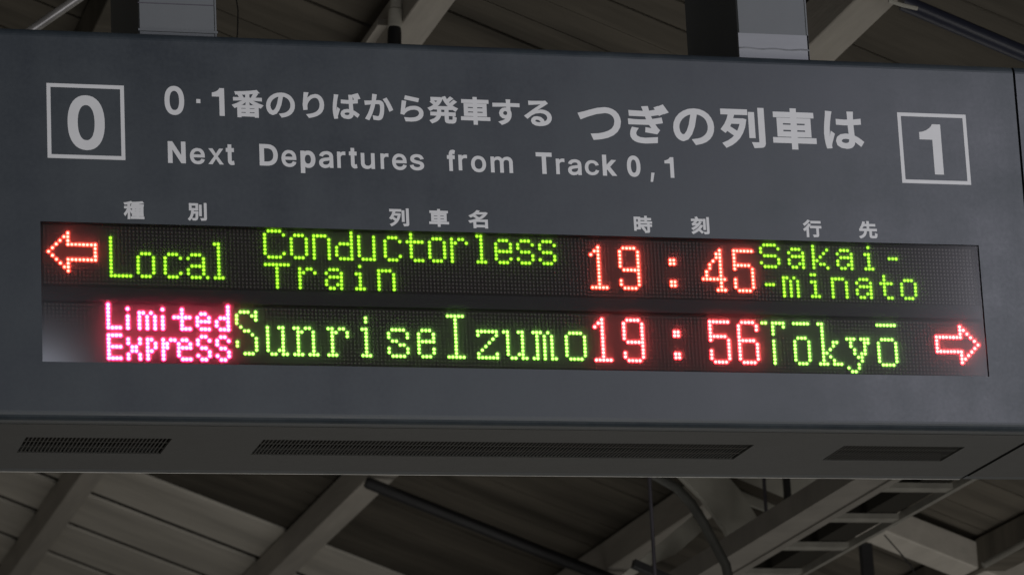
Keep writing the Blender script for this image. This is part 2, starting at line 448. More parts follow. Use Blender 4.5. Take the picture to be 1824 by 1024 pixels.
# whitewashed plank on the third purlin
b = MB(); b.slab([at_y(x, y, 690) for x, y in ((1250, 905), (1262, 935), (1205, 985), (1150, 1010), (1120, 1030), (1100, 1030))], (1.5, 8, 1.0))
o = b.build('white_plank', M['white'], origin=tuple(at_y(1250, 915, 690))); tag(o, 'whitewashed plank lying beside the purlin, right of the thin rod', 'plank')
b = MB(); a0, a1 = at_y(1128, 1003, 560), at_y(1175, 1024, 560); b.bar(a0, a1 + (a1 - a0) * .5, (0, 2.5, 0), (0.4, 0, 1.6), 0.1)
o = b.build('bracket', M['pipe'], origin=tuple(a0)); tag(o, 'small dark bracket at the bottom edge left of the thin rod', 'bracket')
b = MB(); q = [(1575, 952), (1600, 980), (1622, 1006), (1640, 1040)]
b.tube([at_y(x, y, 655) for x, y in q], 0.35, 8)
o = b.build('thin_cable', M['pipe'], origin=tuple(at_y(1575, 952, 655))); tag(o, 'thin dark wire crossing the pale rafter at lower right', 'cable')
b = MB(); a0, a1 = at_y(1752, 1006, 560), at_y(1850, 952, 560)
b.tube([a0, a1], 1.5, 12)  # bar added as the light caught along the last purlin's left edge
o = b.build('rod_or_lit_edge', M['galv'], origin=tuple(a0)); tag(o, 'bright bar added for the lit purlin edge at the bottom right corner below the board', 'rod')

# ================================================================ DEPARTURE BOARD
BX0, BX1 = -64.0, 220.3
TOP, BOT, DEP = -38.7, -142.6, 61.3
OX0, OX1, OZ0, OZ1 = -50.46, 205.98, -127.53, -90.77
board = empty('departure_board', (78, 30, -142.6))
tag(board, 'long dark grey train departure board with white lettering and red and green lit lines', 'departure board')

def profile(r=2.4, n=7):
    p = [(DEP, TOP)]
    for i in range(n + 1):
        a = math.pi / 2 * i / n
        p.append((r - r * math.sin(a), TOP - r + r * math.cos(a)))
    p += [(0, -66.0), (0, OZ1), (0, OZ0)]
    for i in range(n + 1):
        a = math.pi / 2 * i / n
        p.append((r - r * math.cos(a), BOT + r - r * math.sin(a)))
    p.append((4.2, BOT))
    return p
def casing_mesh(x0, x1, opening):
    b = MB(); pr = profile()
    xs = [x0, OX0, OX1, x1] if opening else [x0, x1]
    for i in range(len(xs) - 1):
        for j in range(len(pr) - 1):
            if opening and i == 1 and pr[j] == (0, OZ1): continue
            (y0, z0), (y1, z1) = pr[j], pr[j + 1]
            sm = j < 9 or j > 11
            b.add([(xs[i], y0, z0), (xs[i + 1], y0, z0), (xs[i + 1], y1, z1), (xs[i], y1, z1)], [(0, 1, 2, 3)], 0, sm)
    # rear edge and the channel round the underside
    b.box(x0, x1, DEP - 3.6, DEP, BOT - 0.0, BOT + 6)
    b.add([(x0, DEP, TOP), (x1, DEP, TOP), (x1, DEP, BOT + 6), (x0, DEP, BOT + 6)], [(0, 3, 2, 1)])
    for x in (x0, x1):
        k = len(pr)
        b.add([(x, y, z) for y, z in pr] + [(x, 4.2, BOT + 3), (x, DEP - 3.6, BOT + 3), (x, DEP - 3.6, BOT + 6), (x, DEP, BOT + 6)], [tuple(range(k + 4))])
    if opening:
        c = [(OX0, OZ0), (OX1, OZ0), (OX1, OZ1), (OX0, OZ1)]
        for i in range(4):
            (xa, za), (xb, zb) = c[i], c[(i + 1) % 4]
            b.add([(xa, 0, za), (xb, 0, zb), (xb, 3.2, zb), (xa, 3.2, za)], [(0, 1, 2, 3)], 1)
    return b
cas = casing_mesh(BX0, BX1, True).build('casing', [M['face'], M['bezel']], board, (78, 0, -90), recalc=False)
for x0, x1 in ((221.0, 262.0), (-105.5, -64.7)):
    o = casing_mesh(x0, x1, False).build('end_cover', [M['face']], board, (x0, 0, -90))
    bmo = MB(); bmo.box(x0 + 0.3, x1 - 0.3, 4.45, DEP - 4.3, BOT - 0.15, BOT + 2.2)
    bmo.build('bottom_cover', M['under'], board, (x0, 5, BOT))

# joint filler (dark gap between casing and end covers)
for gx in (220.3, -64.7):
    b = MB(); b.box(gx, gx + 0.7, 1.2, DEP - 1, BOT + 1.0, TOP - 1.2); b.build('joint_gasket', M['bezel'], board, (gx, 1, -90))

# underside cover with three vent openings
VENTS = [(-52.2, -14.4), (9.7, 144.4), (170.2, 205.3)]
VY0, VY1 = 19.3, 37.6
b = MB()
ya, yb, zt, zb_ = 4.45, DEP - 4.3, BOT + 2.2, BOT - 0.15
b.box(BX0 + 0.3, BX1 - 0.3, ya, VY0, zb_, zt); b.box(BX0 + 0.3, BX1 - 0.3, VY1, yb, zb_, zt)
xs = [BX0 + 0.3] + [q for v in VENTS for q in v] + [BX1 - 0.3]
for i in range(0, len(xs), 2): b.box(xs[i], xs[i + 1], VY0, VY1, zb_, zt)
b.build('bottom_cover', M['under'], board, (78, 5, BOT))
b = MB(); b.box(BX0 + 0.2, BX1 - 0.2, 4.2, DEP - 3.6, BOT + 2.4, BOT + 3.0); b.build('inner_tray', M['hole'], board, (78, 5, BOT + 2.4))
for v0, v1 in VENTS:
    b = MB(); n = int(round((v1 - v0) / 1.02)); w = (v1 - v0) / n
    for i in range(n + 1):
        c = v0 + i * w; b.box(max(v0, c - 0.17), min(v1, c + 0.17), VY0, VY1, BOT + 0.1, BOT + 0.3)
    for yy in (VY0 + (VY1 - VY0) / 3, VY0 + 2 * (VY1 - VY0) / 3):
        b.box(v0, v1, yy - 0.25, yy + 0.25, BOT + 0.13, BOT + 0.27)
    b.build('vent_grille', M['bar'], board, ((v0 + v1) / 2, VY0, BOT))

b = MB(); b.tube([(BX0, DEP - 0.1, BOT + 0.2), (BX1, DEP - 0.1, BOT + 0.2)], 0.42, 12)  # bright metal tube added to give the rear edge its glint
b.build('rear_edge_glint', M['glint'], board, (78, DEP, BOT))

# ---- hanging posts behind / on top of the board
for x0, x1, lab in ((-22.6, -2.0, 'left hanging post, plain grey'), (143.6, 163.7, 'right hanging post with a silver tape band')):
    ys0, ys1 = 8.0, 53.0
    xm = (x0 + x1) / 2
    b = MB(); zt_ = roof_z(xm, 4.0)
    b.bar((xm, (ys0 + ys1) / 2, TOP - 0.3), (xm, (ys0 + ys1) / 2, zt_), ((x1 - x0) / 2, 0, 0), (0, (ys1 - ys0) / 2, 0), 0.03)
    post = b.build('hanging_post', M['post'], board, (xm, ys0, TOP)); post['label'] = lab
    # thin folded edges and the joint line of the cladding
    b = MB(); b.box(x1 - 0.3, x1 + 0.12, ys0 - 0.25, ys0 + 1.0, TOP, zt_); b.build('cladding_edge', M['post'], post, (x1, ys0, TOP))
    if x0 < 0:
        z = at_y(316, 8, ys0)[2]
        b = MB(); b.box(x0 - 0.1, x1 + 0.1, ys0 - 0.08, ys0 + 0.4, z - 0.14, z + 0.14); b.build('cladding_joint', M['rod'], post, (xm, ys0, z))
        z = at_y(316, 55, ys0)[2]
        b = MB(); b.box(x0 - 0.2, x1 + 0.4, ys0 - 0.35, ys0 + 0.4, z - 0.5, z + 0.12); b.build('foot_trim', M['post'], post, (xm, ys0, z))
    else:
        z0, z1, z2 = at_y(1380, 100, ys0)[2], at_y(1380, 88, ys0)[2], at_y(1380, 62, ys0)[2]
        b = MB(); nx_ = 26
        rows = [z0 - 2, z1 - 0.9, z1 - 0.35, z1 - 0.1, z1 + 0.15, z1 + 0.6, z2]
        for r_i in range(len(rows) - 1):
            for i in range(nx_):
                def P(i, r):
                    cr = (0.30 if r == 3 else 0.0) * (0.75 + 0.25 * math.sin(i * 0.9 + math.sin(i * .7) * 2))
                    wob = 0.14 * math.sin(i * 0.6) if 1 <= r <= 4 else 0
                    return (x0 - 0.15 + (x1 - x0 + 0.3) * i / nx_, ys0 - 0.25 - cr, rows[r] + wob)
                b.add([P(i, r_i), P(i + 1, r_i), P(i + 1, r_i + 1), P(i, r_i + 1)], [(0, 1, 2, 3)], 0, 1 <= r_i <= 3)
        for r_i in range(len(rows) - 1):
            for xx in (x0 - 0.15, x1 + 0.15):
                b.add([(xx, ys0 - 0.25, rows[r_i]), (xx, ys0 + 1, rows[r_i]), (xx, ys0 + 1, rows[r_i + 1]), (xx, ys0 - 0.25, rows[r_i + 1])], [(0, 1, 2, 3)])
        b.build('tape_band', M['tape'], post, (xm, ys0, z0))

# ---- LED display
FIELDS = {'A': (-49.2, 1.0, 48, -91.15, -111.85), 'B': (-0.95, 1.0, 96, -91.25, -112.1),
          'C': (95.05, 1.0, 48, -91.5, -112.25), 'D': (142.75, 0.992, 64, -91.65, -112.3)}
LEDY = 2.25
def led_xz(fl, c, r, low):
    u0, p, n, va, vb = FIELDS[fl]
    return u0 + c * p, (vb if low else va) - r
FONT = {}
def G(k, s): FONT[k] = s.split('/')
G('arrL', '.....#/....##/...#.#/..#..########/.#..........#/#...........#/.#..........#/..#..########/...#.#/....##/.....#')
FONT['arrR'] = [r.ljust(13, '.')[::-1] for r in FONT['arrL']]
G('L11', '#/#/#/#/#/#/#/#/#/#/######')
G('o7', '.###./#...#/#...#/#...#/#...#/#...#/.###.')
G('c7', '.###./#...#/#..../#..../#..../#...#/.###.')
G('a7', '.###../#...#./....#./.####./#...#./#...#./.###.#')
G('l10', '##/.#/.#/.#/.#/.#/.#/.#/.#/###')
G('C8', '.####./#....#/#/#/#/#/#....#/.####.')
G('n7', '####./#...#/#...#/#...#/#...#/#...#/#...#')
G('d8', '....#/....#/....#/.####/#...#/#...#/#...#/.####')
G('u7', '#...#/#...#/#...#/#...#/#...#/#...#/.####')
G('t8', '.#/.#/#####/.#/.#/.#/.#/..###')
G('r7', '#.##./##..#/#/#/#/#/#')
G('l8', '##/.#/.#/.#/.#/.#/.#/###')
G('e7', '.###./#...#/#...#/#####/#..../#...#/.###.')
G('s7', '.###./#...#/#..../.###./....#/#...#/.###.')
G('T7', '#######/...#/...#/...#/...#/...#/...#')
G('r6', '#.##./##..#/#/#/#/#')
G('a6', '.###./#...#/.####/#...#/#..##/.##.#')
G('i7', '.#/./##/.#/.#/.#/###')
G('i7b', '##/./##/.#/.#/.#/###')
G('n6', '####./#...#/#...#/#...#/#...#/#...#')
G('S7', '.####./#....#/#/.####./.....#/#....#/.####.')
G('k7', '#/#...#/#..#/#.#/##/#.##/#...#')
G('-', '###')
G('m6', '##.#./#.#.#/#.#.#/#.#.#/#.#.#/#.#.#')
G('t7', '.#/.#/####/.#/.#/.#/..##')
G('o6', '.###./#...#/#...#/#...#/#...#/.###.')
G('1', '..#/.##/#.#/..#/..#/..#/..#/..#/..#/..#/..#/#####')
G('9', '.####./#....#/#....#/#....#/#....#/#....#/.#####/.....#/.....#/#....#/#....#/.####.')
G(':', '##/##/././././##/##')
G('4', '.....#/....##/....##/...#.#/..#..#/..#..#/.#...#/.#...#/#######/.....#/.....#/....###')
G('5', '######/#/#/#/#####/#....#/.....#/.....#/#....#/#....#/#....#/.####.')
G('6', '.####./#....#/#....#/#/#/#####/#....#/#....#/#....#/#....#/#....#/.####.')
G('pL', '#/#/#/#/#/#/####')
G('pi', './#/./#/#/#/#')
G('pm', './././##.#./#.#.#/#.#.#/#.#.#/#.#.#'.replace('./././', '././'))
G('pt', './..#/..#/#####/..#/..#/..###')
G('pe', '././.##./#..#/####/#/.###')
G('pd', '...#/...#/...#/.###/#..#/#..#/.###')
FONT['pd'][6] = '.###'
G('pE', '####/#/#/####/#/#/####')
G('px', './#..#/#..#/.##/.##/#..#/#..#')
G('pp', './##/#.#/#.#/##/#/#')
G('pr', './#.##/##/##/#/#/#')
G('pe2', './.##./#..#/####/#/#/.###')
G('ps', '.##./#..#/#/.##./...#/#..#/.##.')
G('S12', '.###.#/#...##/#....#/#/.#/..##/....#/.....#/#....#/#....#/.....#/..###')
G('u8', '#..##/#...#/#...#/#...#/#...#/#...#/#..##/.##.##')
G('n8', '##.##/.##..#/.#...#/.#...#/.#...#/.#...#/.#...#/###.###')
G('r8', '##.##/.##..#/.#...#/.#/.#/.#/.#/###')
G('i11', '.#/.#/./##/.#/.#/.#/.#/.#/.#/###')
G('s8', '.####./#....#/#....#/.##/...##/#....#/#....#/.####.')
G('e8', '.###./#...#/#...#/#####/#..../#...#/#...#/.###.')
G('I12', '#####/..#/..#/..#/..#/..#/..#/..#/..#/..#/..#/#####')
G('z8', '######/#....#/....#/...#/..#/.#/#....#/######')
G('u8b', '##..##/.#...#/.#...#/.#...#/.#...#/.#...#/.#..##/..##.##')
G('m8', '###.#/.#.#.#/.#.#.#/.#.#.#/.#.#.#/.#.#.#/.#.#.#/##.#.##')
G('o8', '.####./#....#/#....#/#....#/#....#/#....#/#....#/.####.')
G('T12', '##.####/...#..#/...#/...#/./...#/...#/...#/...#/...#/...#/...#')
G('O5', '#####/./././.###./#...#/#...#/#...#/#...#/#...#/#...#/.###.')
G('O6', '######/./././.####./#....#/#....#/#....#/#....#/#....#/#....#/.####.')
G('k12', '##/.#/.#/.#/.#/.#..##/.#..#/.#.#/.##/.#.#/.#..#/###.###')
G('y14', '###.###/.#...##/.#...#/..#..#/..#.##/...##/....#/...#/#..#/.##')

WORDS = [
 (0, 'A', 'red', 'red outlined arrow pointing left', [('arrL', 1, 2)]),
 (0, 'A', 'green', 'green lit word Local', [('L11', 17, 3), ('o7', 24, 7), ('c7', 31, 7), ('a7', 37, 7), ('l10', 44, 4)]),
 (0, 'B', 'green', 'green lit word Conductorless', [('C8', 9, 0), ('o7', 16, 1), ('n7', 22, 1), ('d8', 28, 0), ('u7', 34, 1), ('c7', 41, 1), ('t8', 47, 0), ('o7', 53, 1), ('r7', 59, 1), ('l8', 66, 0), ('e7', 71, 1), ('s7', 77, 1), ('s7', 83, 1)]),
 (0, 'B', 'green', 'green lit word Train', [('T7', 9, 9), ('r6', 18, 10), ('a6', 25, 10), ('i7', 33, 9), ('n6', 39, 10)]),
 (0, 'C', 'red', 'red lit time 19:45', [('1', 1, 2), ('9', 9, 2), (':', 23, 5), ('4', 32, 2), ('5', 41, 2)]),
 (0, 'D', 'green', 'green lit word Sakai-', [('S7', 1, 0), ('a6', 9, 1), ('k7', 16, 0), ('a6', 23, 1), ('i7', 31, 0), ('-', 38, 3)]),
 (0, 'D', 'green', 'green lit word -minato', [('-', 2, 11), ('m6', 7, 9), ('i7b', 15, 8), ('n6', 21, 9), ('a6', 28, 9), ('t7', 35, 8), ('o6', 41, 9)]),
 (1, 'A', 'pink', 'pink lit word Limited', [('pL', 16, 0), ('pi', 21, 0), ('pm', 24, 0), ('pi', 30, 0), ('pt', 33, 0), ('pe', 39, 0), ('pd', 44, 0)]),
 (1, 'A', 'pink', 'pink lit word Express', [('pE', 16, 8), ('px', 21, 8), ('pp', 26, 8), ('pr', 30, 8), ('pe2', 34, 8), ('ps', 39, 8), ('ps', 44, 8)]),
 (1, 'B', 'bgreen', 'green lit words SunriseIzumo', [('S12', 1, 1), ('u8', 9, 5), ('n8', 16, 5), ('r8', 25, 5), ('i11', 34, 2), ('s8', 41, 5), ('e8', 49, 5), ('I12', 57, 1), ('z8', 65, 5), ('u8b', 72, 5), ('m8', 80, 5), ('o8', 89, 5)]),
 (1, 'C', 'crim', 'red lit time 19:56', [('1', 1, 1), ('9', 9, 1), (':', 23, 4), ('5', 33, 1), ('6', 41, 1)]),
 (1, 'D', 'bgreen', 'green lit word Tōkyō', [('T12', 0, 1), ('O5', 9, 1), ('k12', 16, 1), ('y14', 24, 5), ('O6', 33, 1)]),
 (1, 'D', 'crim', 'red outlined arrow pointing right', [('arrR', 50, 1)]),
]
lit = {}
for low, fl, colr, lab, gl in WORDS:
    for key, c0, r0 in gl:
        for r, row in enumerate(FONT[key]):
            for c, ch in enumerate(row):
                if ch == '#': lit[(low, fl, c0 + c, r0 + r)] = lab

panel = MB()
panel.box(OX0 - 1.5, OX1 + 1.5, 2.75, 3.6, OZ0 - 1.5, OZ1 + 1.5, 0)
NO = 8
ang = [2 * math.pi * (i + .5) / NO for i in range(NO)]
cs = [(math.cos(a), math.sin(a)) for a in ang]
for fl, (u0, p, n, va, vb) in FIELDS.items():
    for low in (0, 1):
        for r in range(16):
            for c in range(n):
                if (low, fl, c, r) in lit: continue
                x, z = led_xz(fl, c, r, low)
                vs = [(x + .40 * a, 2.74, z + .40 * b_) for a, b_ in cs] + [(x + .26 * a, 2.42, z + .26 * b_) for a, b_ in cs]
                panel.add(vs, [(i, (i + 1) % NO, NO + (i + 1) % NO, NO + i) for i in range(NO)] + [tuple(range(NO, 2 * NO))], 1)
led_panel = panel.build('display_panel', [M['black'], M['unlit']], board, (78, 2.75, -109), recalc=False)
b = MB(); b.box(OX0, OX1, 1.0, 2.74, -111.25, -107.6); b.build('divider_bar', M['bezel'], led_panel, (78, 1, -109))
for low, fl, colr, lab, gl in WORDS:
    b = MB()
    R0, R1, R2 = {'green': (.39, .48, .50), 'bgreen': (.41, .49, .51), 'red': (.35, .57, .59), 'pink': (.43, .66, .68), 'crim': (.39, .61, .63)}[colr]
    for key, c0, r0 in gl:
        for r, row in enumerate(FONT[key]):
            for c, ch in enumerate(row):
                if ch != '#': continue
                x, z = led_xz(fl, c0 + c, r0 + r, low)
                y0 = 2.0 - 0.003 * ((c0 + c) % 3) - 0.006 * ((r0 + r) % 3)
                vs = [(x + R0 * a, y0, z + R0 * q) for a, q in cs] + [(x + R1 * a, y0 + .12, z + R1 * q) for a, q in cs] + [(x + R1 * .96 * a, 2.74, z + R1 * .96 * q) for a, q in cs]
                b.add(vs, [tuple(range(NO))], 0)
                b.add(vs, [(i, (i + 1) % NO, NO + (i + 1) % NO, NO + i) for i in range(NO)], 1)
                b.add(vs, [(NO + i, NO + (i + 1) % NO, 2 * NO + (i + 1) % NO, 2 * NO + i) for i in range(NO)], 2)
    xm, zm = led_xz(fl, gl[0][1], gl[0][2], low)
    o = b.build('lit_arrow' if 'arrow' in lab else 'lit_text', [M[colr + '_core'], M[colr + '_rim'], M['led_side']], led_panel, (xm, 2, zm), recalc=False)
    o['label'] = lab
# acrylic window; its scatter is added to spread a glow round the LEDs
b = MB(); b.add([(OX0, 0.45, OZ0), (OX1, 0.45, OZ0), (OX1, 0.45, OZ1), (OX0, 0.45, OZ1)], [(0, 1, 2, 3)])
b.build('display_window', M['pane'], board, (78, 0.45, -109), recalc=False)

# ---- printed lettering (outline shapes, in font units of 1/1000 em)
GLY = {
 '番': [[[161,196],[109,196],[123,202],[95,248],[161,252]],[[72,240],[97,196],[21,196],[21,174],[134,174],[97,147],[55,123],[12,106],[29,85],[66,102],[66,-28],[91,-28],[91,-16],[263,-16],[263,-27],[289,-27],[289,100],[321,88],[339,110],[295,126],[252,148],[215,174],[329,174],[329,196],[249,196],[282,247],[254,255],[225,200],[236,196],[187,196],[187,255],[298,270],[280,290],[212,279],[128,271],[41,266],[47,246],[93,248]],[[161,169],[161,113],[187,113],[187,171],[213,147],[243,126],[276,107],[77,107],[108,126],[136,147]],[[91,37],[162,37],[162,5],[91,5]],[[91,56],[91,86],[162,86],[162,56]],[[263,37],[263,5],[187,5],[187,37]],[[263,56],[187,56],[187,86],[263,86]]],
 'の': [[[167,225],[147,130],[129,83],[111,56],[94,48],[78,54],[64,75],[58,111],[61,136],[71,160],[87,183],[109,202],[135,217]],[[196,225],[223,220],[246,208],[265,192],[278,172],[286,149],[289,124],[286,96],[276,72],[262,53],[243,37],[222,26],[200,20],[170,15],[187,-11],[225,-2],[258,12],[283,32],[302,58],[314,88],[318,123],[314,157],[301,188],[282,214],[255,234],[222,247],[184,251],[143,246],[106,231],[75,209],[51,180],[36,146],[31,109],[33,82],[40,59],[50,40],[63,27],[78,18],[93,15],[124,28],[151,64],[175,124]]],
 'り': [[[119,276],[88,277],[85,247],[74,134],[78,78],[105,81],[104,124],[109,148],[119,172],[134,196],[151,215],[171,228],[193,233],[210,230],[224,221],[235,206],[242,187],[247,164],[249,138],[244,99],[230,68],[209,44],[182,27],[150,15],[113,8],[130,-18],[171,-7],[206,8],[236,30],[258,58],[272,94],[277,138],[275,173],[267,202],[255,226],[239,244],[220,255],[197,258],[156,246],[123,215],[102,179]]],
 'ば': [[[81,264],[50,266],[48,241],[42,202],[35,149],[32,94],[34,50],[39,13],[45,-17],[70,-15],[69,-3],[70,13],[95,90],[81,102],[61,50],[57,99],[60,146],[67,198],[75,240]],[[284,277],[267,272],[287,222],[305,229]],[[319,288],[302,283],[322,234],[340,240]],[[228,61],[229,49],[225,29],[213,16],[190,11],[168,14],[153,23],[148,38],[154,53],[169,63],[192,67]],[[254,266],[222,266],[224,244],[224,201],[190,200],[131,203],[131,177],[190,175],[224,175],[227,85],[195,88],[156,81],[131,62],[123,36],[131,9],[156,-9],[195,-15],[216,-13],[232,-7],[243,3],[251,14],[255,28],[256,42],[256,49],[309,8],[324,32],[304,48],[281,64],[255,77],[251,177],[311,183],[311,210],[251,202],[251,245]]],
 'か': [[[274,236],[248,224],[273,187],[295,140],[311,98],[338,111],[321,151],[297,198]],[[27,196],[30,166],[62,170],[106,175],[90,120],[65,57],[32,0],[61,-11],[93,53],[118,120],[134,178],[172,180],[192,178],[205,166],[209,142],[207,103],[202,65],[193,35],[184,24],[174,18],[162,17],[119,24],[124,-5],[165,-10],[186,-8],[203,1],[216,19],[228,56],[234,101],[236,146],[234,166],[229,182],[220,193],[208,200],[195,204],[180,205],[140,202],[149,252],[153,273],[121,277],[112,200],[58,196]]],
 'ら': [[[117,275],[110,248],[246,221],[253,248]],[[110,211],[80,215],[62,72],[88,66],[99,84],[128,109],[164,125],[207,131],[239,124],[261,108],[269,83],[264,60],[251,41],[228,26],[196,17],[155,13],[104,16],[113,-12],[172,-13],[219,-7],[254,7],[279,27],[294,52],[298,82],[295,102],[287,119],[274,134],[256,145],[234,153],[209,155],[168,151],[130,137],[95,112]]],
 '発': [[[310,250],[259,205],[236,232],[288,276],[268,290],[225,249],[203,293],[180,286],[201,243],[227,204],[258,170],[93,170],[123,199],[148,233],[166,272],[149,280],[144,279],[44,279],[44,256],[131,256],[98,209],[56,244],[39,230],[82,193],[59,174],[35,159],[10,147],[26,127],[79,158],[79,145],[116,145],[116,98],[116,92],[35,92],[35,68],[113,68],[102,39],[75,13],[28,-9],[44,-30],[75,-17],[99,-2],[116,14],[128,31],[136,49],[140,68],[204,68],[204,12],[207,-11],[218,-22],[241,-26],[287,-26],[307,-21],[318,-3],[323,32],[299,43],[298,15],[293,2],[285,-1],[245,-1],[236,-1],[232,3],[231,12],[231,68],[314,68],[314,92],[231,92],[231,145],[272,145],[272,158],[322,127],[340,150],[317,161],[295,174],[274,190],[329,236]],[[143,145],[204,145],[204,92],[143,92],[143,98]]],
 '車': [[[55,212],[55,76],[161,76],[161,47],[19,47],[19,23],[161,23],[161,-29],[188,-29],[188,23],[333,23],[333,47],[188,47],[188,76],[296,76],[296,212],[188,212],[188,238],[321,238],[321,262],[188,262],[188,294],[161,294],[161,262],[29,262],[29,238],[161,238],[161,212]],[[81,134],[161,134],[161,98],[81,98]],[[188,134],[270,134],[270,98],[188,98]],[[81,190],[161,190],[161,154],[81,154]],[[188,190],[270,190],[270,154],[188,154]]],
 'す': [[[199,130],[197,103],[186,86],[168,81],[150,85],[137,97],[132,116],[137,135],[150,148],[168,153],[181,150],[191,143]],[[34,229],[34,202],[191,208],[191,172],[168,176],[137,168],[115,146],[106,115],[114,83],[136,63],[164,57],[194,66],[174,38],[143,18],[101,4],[125,-19],[161,-4],[188,14],[208,35],[220,58],[227,81],[229,105],[228,122],[224,137],[218,150],[217,208],[222,208],[325,206],[325,232],[223,232],[217,232],[218,255],[220,277],[188,277],[190,255],[190,232]]],
 'る': [[[203,12],[175,9],[151,13],[134,22],[128,37],[132,48],[142,56],[156,59],[180,53],[196,36]],[[83,258],[84,229],[107,231],[215,236],[133,167],[39,89],[59,68],[101,107],[142,130],[193,138],[234,130],[261,109],[272,78],[267,52],[252,32],[228,18],[217,49],[194,72],[157,80],[128,74],[109,57],[103,35],[112,9],[138,-9],[179,-15],[214,-12],[243,-4],[267,10],[285,29],[296,51],[300,78],[296,100],[287,120],[272,137],[252,149],[228,157],[200,160],[151,153],[244,229],[263,244],[247,264],[228,261],[108,257]]],
 'つ': [[[26,183],[39,152],[83,170],[148,191],[213,201],[235,199],[253,193],[268,182],[279,169],[285,153],[287,136],[281,104],[263,78],[235,59],[200,46],[159,37],[114,34],[126,5],[178,11],[224,23],[263,41],[292,66],[311,97],[318,135],[314,162],[304,185],[288,203],[266,217],[241,225],[214,228],[159,221],[105,206],[64,193]]],
 'ぎ': [[[265,280],[248,273],[276,223],[294,232]],[[303,294],[285,286],[314,238],[333,246]],[[93,92],[65,97],[58,82],[54,66],[52,47],[55,27],[65,10],[80,-2],[101,-11],[128,-16],[159,-18],[241,-12],[243,16],[159,8],[114,13],[87,28],[78,52],[80,66],[85,79]],[[162,243],[164,235],[49,239],[50,213],[171,211],[180,183],[187,165],[144,163],[94,163],[42,167],[43,141],[197,141],[225,91],[172,97],[170,76],[246,64],[261,86],[248,101],[223,144],[287,157],[283,183],[213,168],[204,189],[197,213],[258,225],[255,251],[190,237],[182,278],[152,275]]],
 '列': [[[225,254],[225,57],[251,57],[251,254]],[[297,292],[297,6],[296,2],[294,-1],[289,-1],[246,-1],[255,-27],[309,-22],[317,-16],[322,-7],[324,6],[324,292]],[[63,106],[117,63],[91,33],[61,9],[28,-8],[43,-30],[79,-10],[110,16],[138,49],[160,89],[178,137],[189,193],[173,198],[169,197],[90,197],[105,250],[200,250],[200,275],[21,275],[21,250],[78,250],[64,198],[44,152],[19,114],[39,97],[55,119],[69,145],[81,173],[161,173],[153,141],[143,112],[131,86],[78,125]]],
 'は': [[[89,268],[58,270],[56,245],[50,205],[43,152],[40,98],[42,54],[47,16],[54,-13],[78,-11],[77,1],[79,17],[104,94],[89,105],[69,54],[66,103],[69,149],[76,201],[83,244]],[[237,65],[237,53],[234,32],[222,19],[199,14],[177,18],[162,27],[156,42],[162,57],[178,67],[201,70]],[[262,270],[231,270],[232,248],[232,205],[199,204],[140,207],[140,181],[199,178],[232,179],[236,89],[203,92],[164,85],[139,66],[131,39],[139,12],[164,-5],[204,-11],[225,-9],[240,-3],[252,7],[259,18],[263,31],[264,46],[264,53],[317,12],[333,36],[313,52],[290,68],[263,81],[259,181],[320,187],[320,214],[259,206],[260,249]]],
 '種': [[[152,187],[152,75],[224,75],[224,50],[148,50],[148,29],[224,29],[224,1],[128,1],[128,-21],[338,-21],[338,1],[250,1],[250,29],[326,29],[326,50],[250,50],[250,75],[324,75],[324,187],[250,187],[250,211],[331,211],[331,232],[250,232],[250,258],[331,270],[314,290],[266,282],[205,276],[143,273],[150,252],[224,256],[224,232],[137,232],[137,211],[224,211],[224,187]],[[175,123],[224,123],[224,95],[175,95]],[[250,123],[300,123],[300,95],[250,95]],[[175,168],[224,168],[224,140],[175,140]],[[250,168],[300,168],[300,140],[250,140]],[[126,289],[95,278],[56,268],[15,261],[23,241],[74,249],[74,195],[17,195],[17,171],[71,171],[54,130],[33,91],[10,60],[23,36],[41,62],[59,93],[74,128],[74,-27],[100,-27],[100,124],[132,80],[148,101],[100,149],[100,171],[144,171],[144,195],[100,195],[100,255],[145,269]]],
 '別': [[[208,252],[208,58],[233,58],[233,252]],[[293,287],[293,7],[293,2],[290,-1],[284,-2],[231,-2],[241,-28],[304,-23],[313,-18],[318,-8],[320,7],[320,287]],[[57,255],[147,255],[147,187],[57,187]],[[33,278],[33,163],[72,163],[69,131],[65,98],[58,67],[47,37],[32,11],[12,-11],[30,-29],[61,7],[80,52],[91,102],[149,102],[145,46],[141,13],[136,-1],[124,-5],[84,-3],[91,-27],[134,-27],[157,-16],[165,3],[170,44],[174,114],[174,125],[94,125],[97,163],[172,163],[172,278]]],
 '名': [[[92,185],[146,142],[104,122],[60,107],[16,96],[30,71],[88,89],[88,-28],[114,-28],[114,-9],[271,-9],[271,-28],[297,-28],[297,119],[158,119],[213,154],[260,198],[296,250],[278,261],[273,259],[150,259],[172,289],[142,295],[115,260],[76,226],[24,196],[43,175],[74,194],[102,214],[126,235],[257,235],[233,206],[204,179],[171,156],[112,200]],[[271,15],[114,15],[114,95],[271,95]]],
 '時': [[[156,73],[200,12],[223,25],[211,45],[195,66],[177,85]],[[221,294],[221,252],[147,252],[147,229],[221,229],[221,185],[133,185],[133,161],[267,161],[267,121],[134,121],[134,98],[267,98],[267,4],[260,-3],[213,-3],[222,-28],[279,-23],[287,-18],[292,-9],[293,3],[293,98],[334,98],[334,121],[293,121],[293,161],[338,161],[338,185],[247,185],[247,229],[323,229],[323,252],[247,252],[247,294]],[[102,146],[102,65],[51,65],[51,146]],[[102,169],[51,169],[51,247],[102,247]],[[27,271],[27,12],[51,12],[51,41],[127,41],[127,271]]],
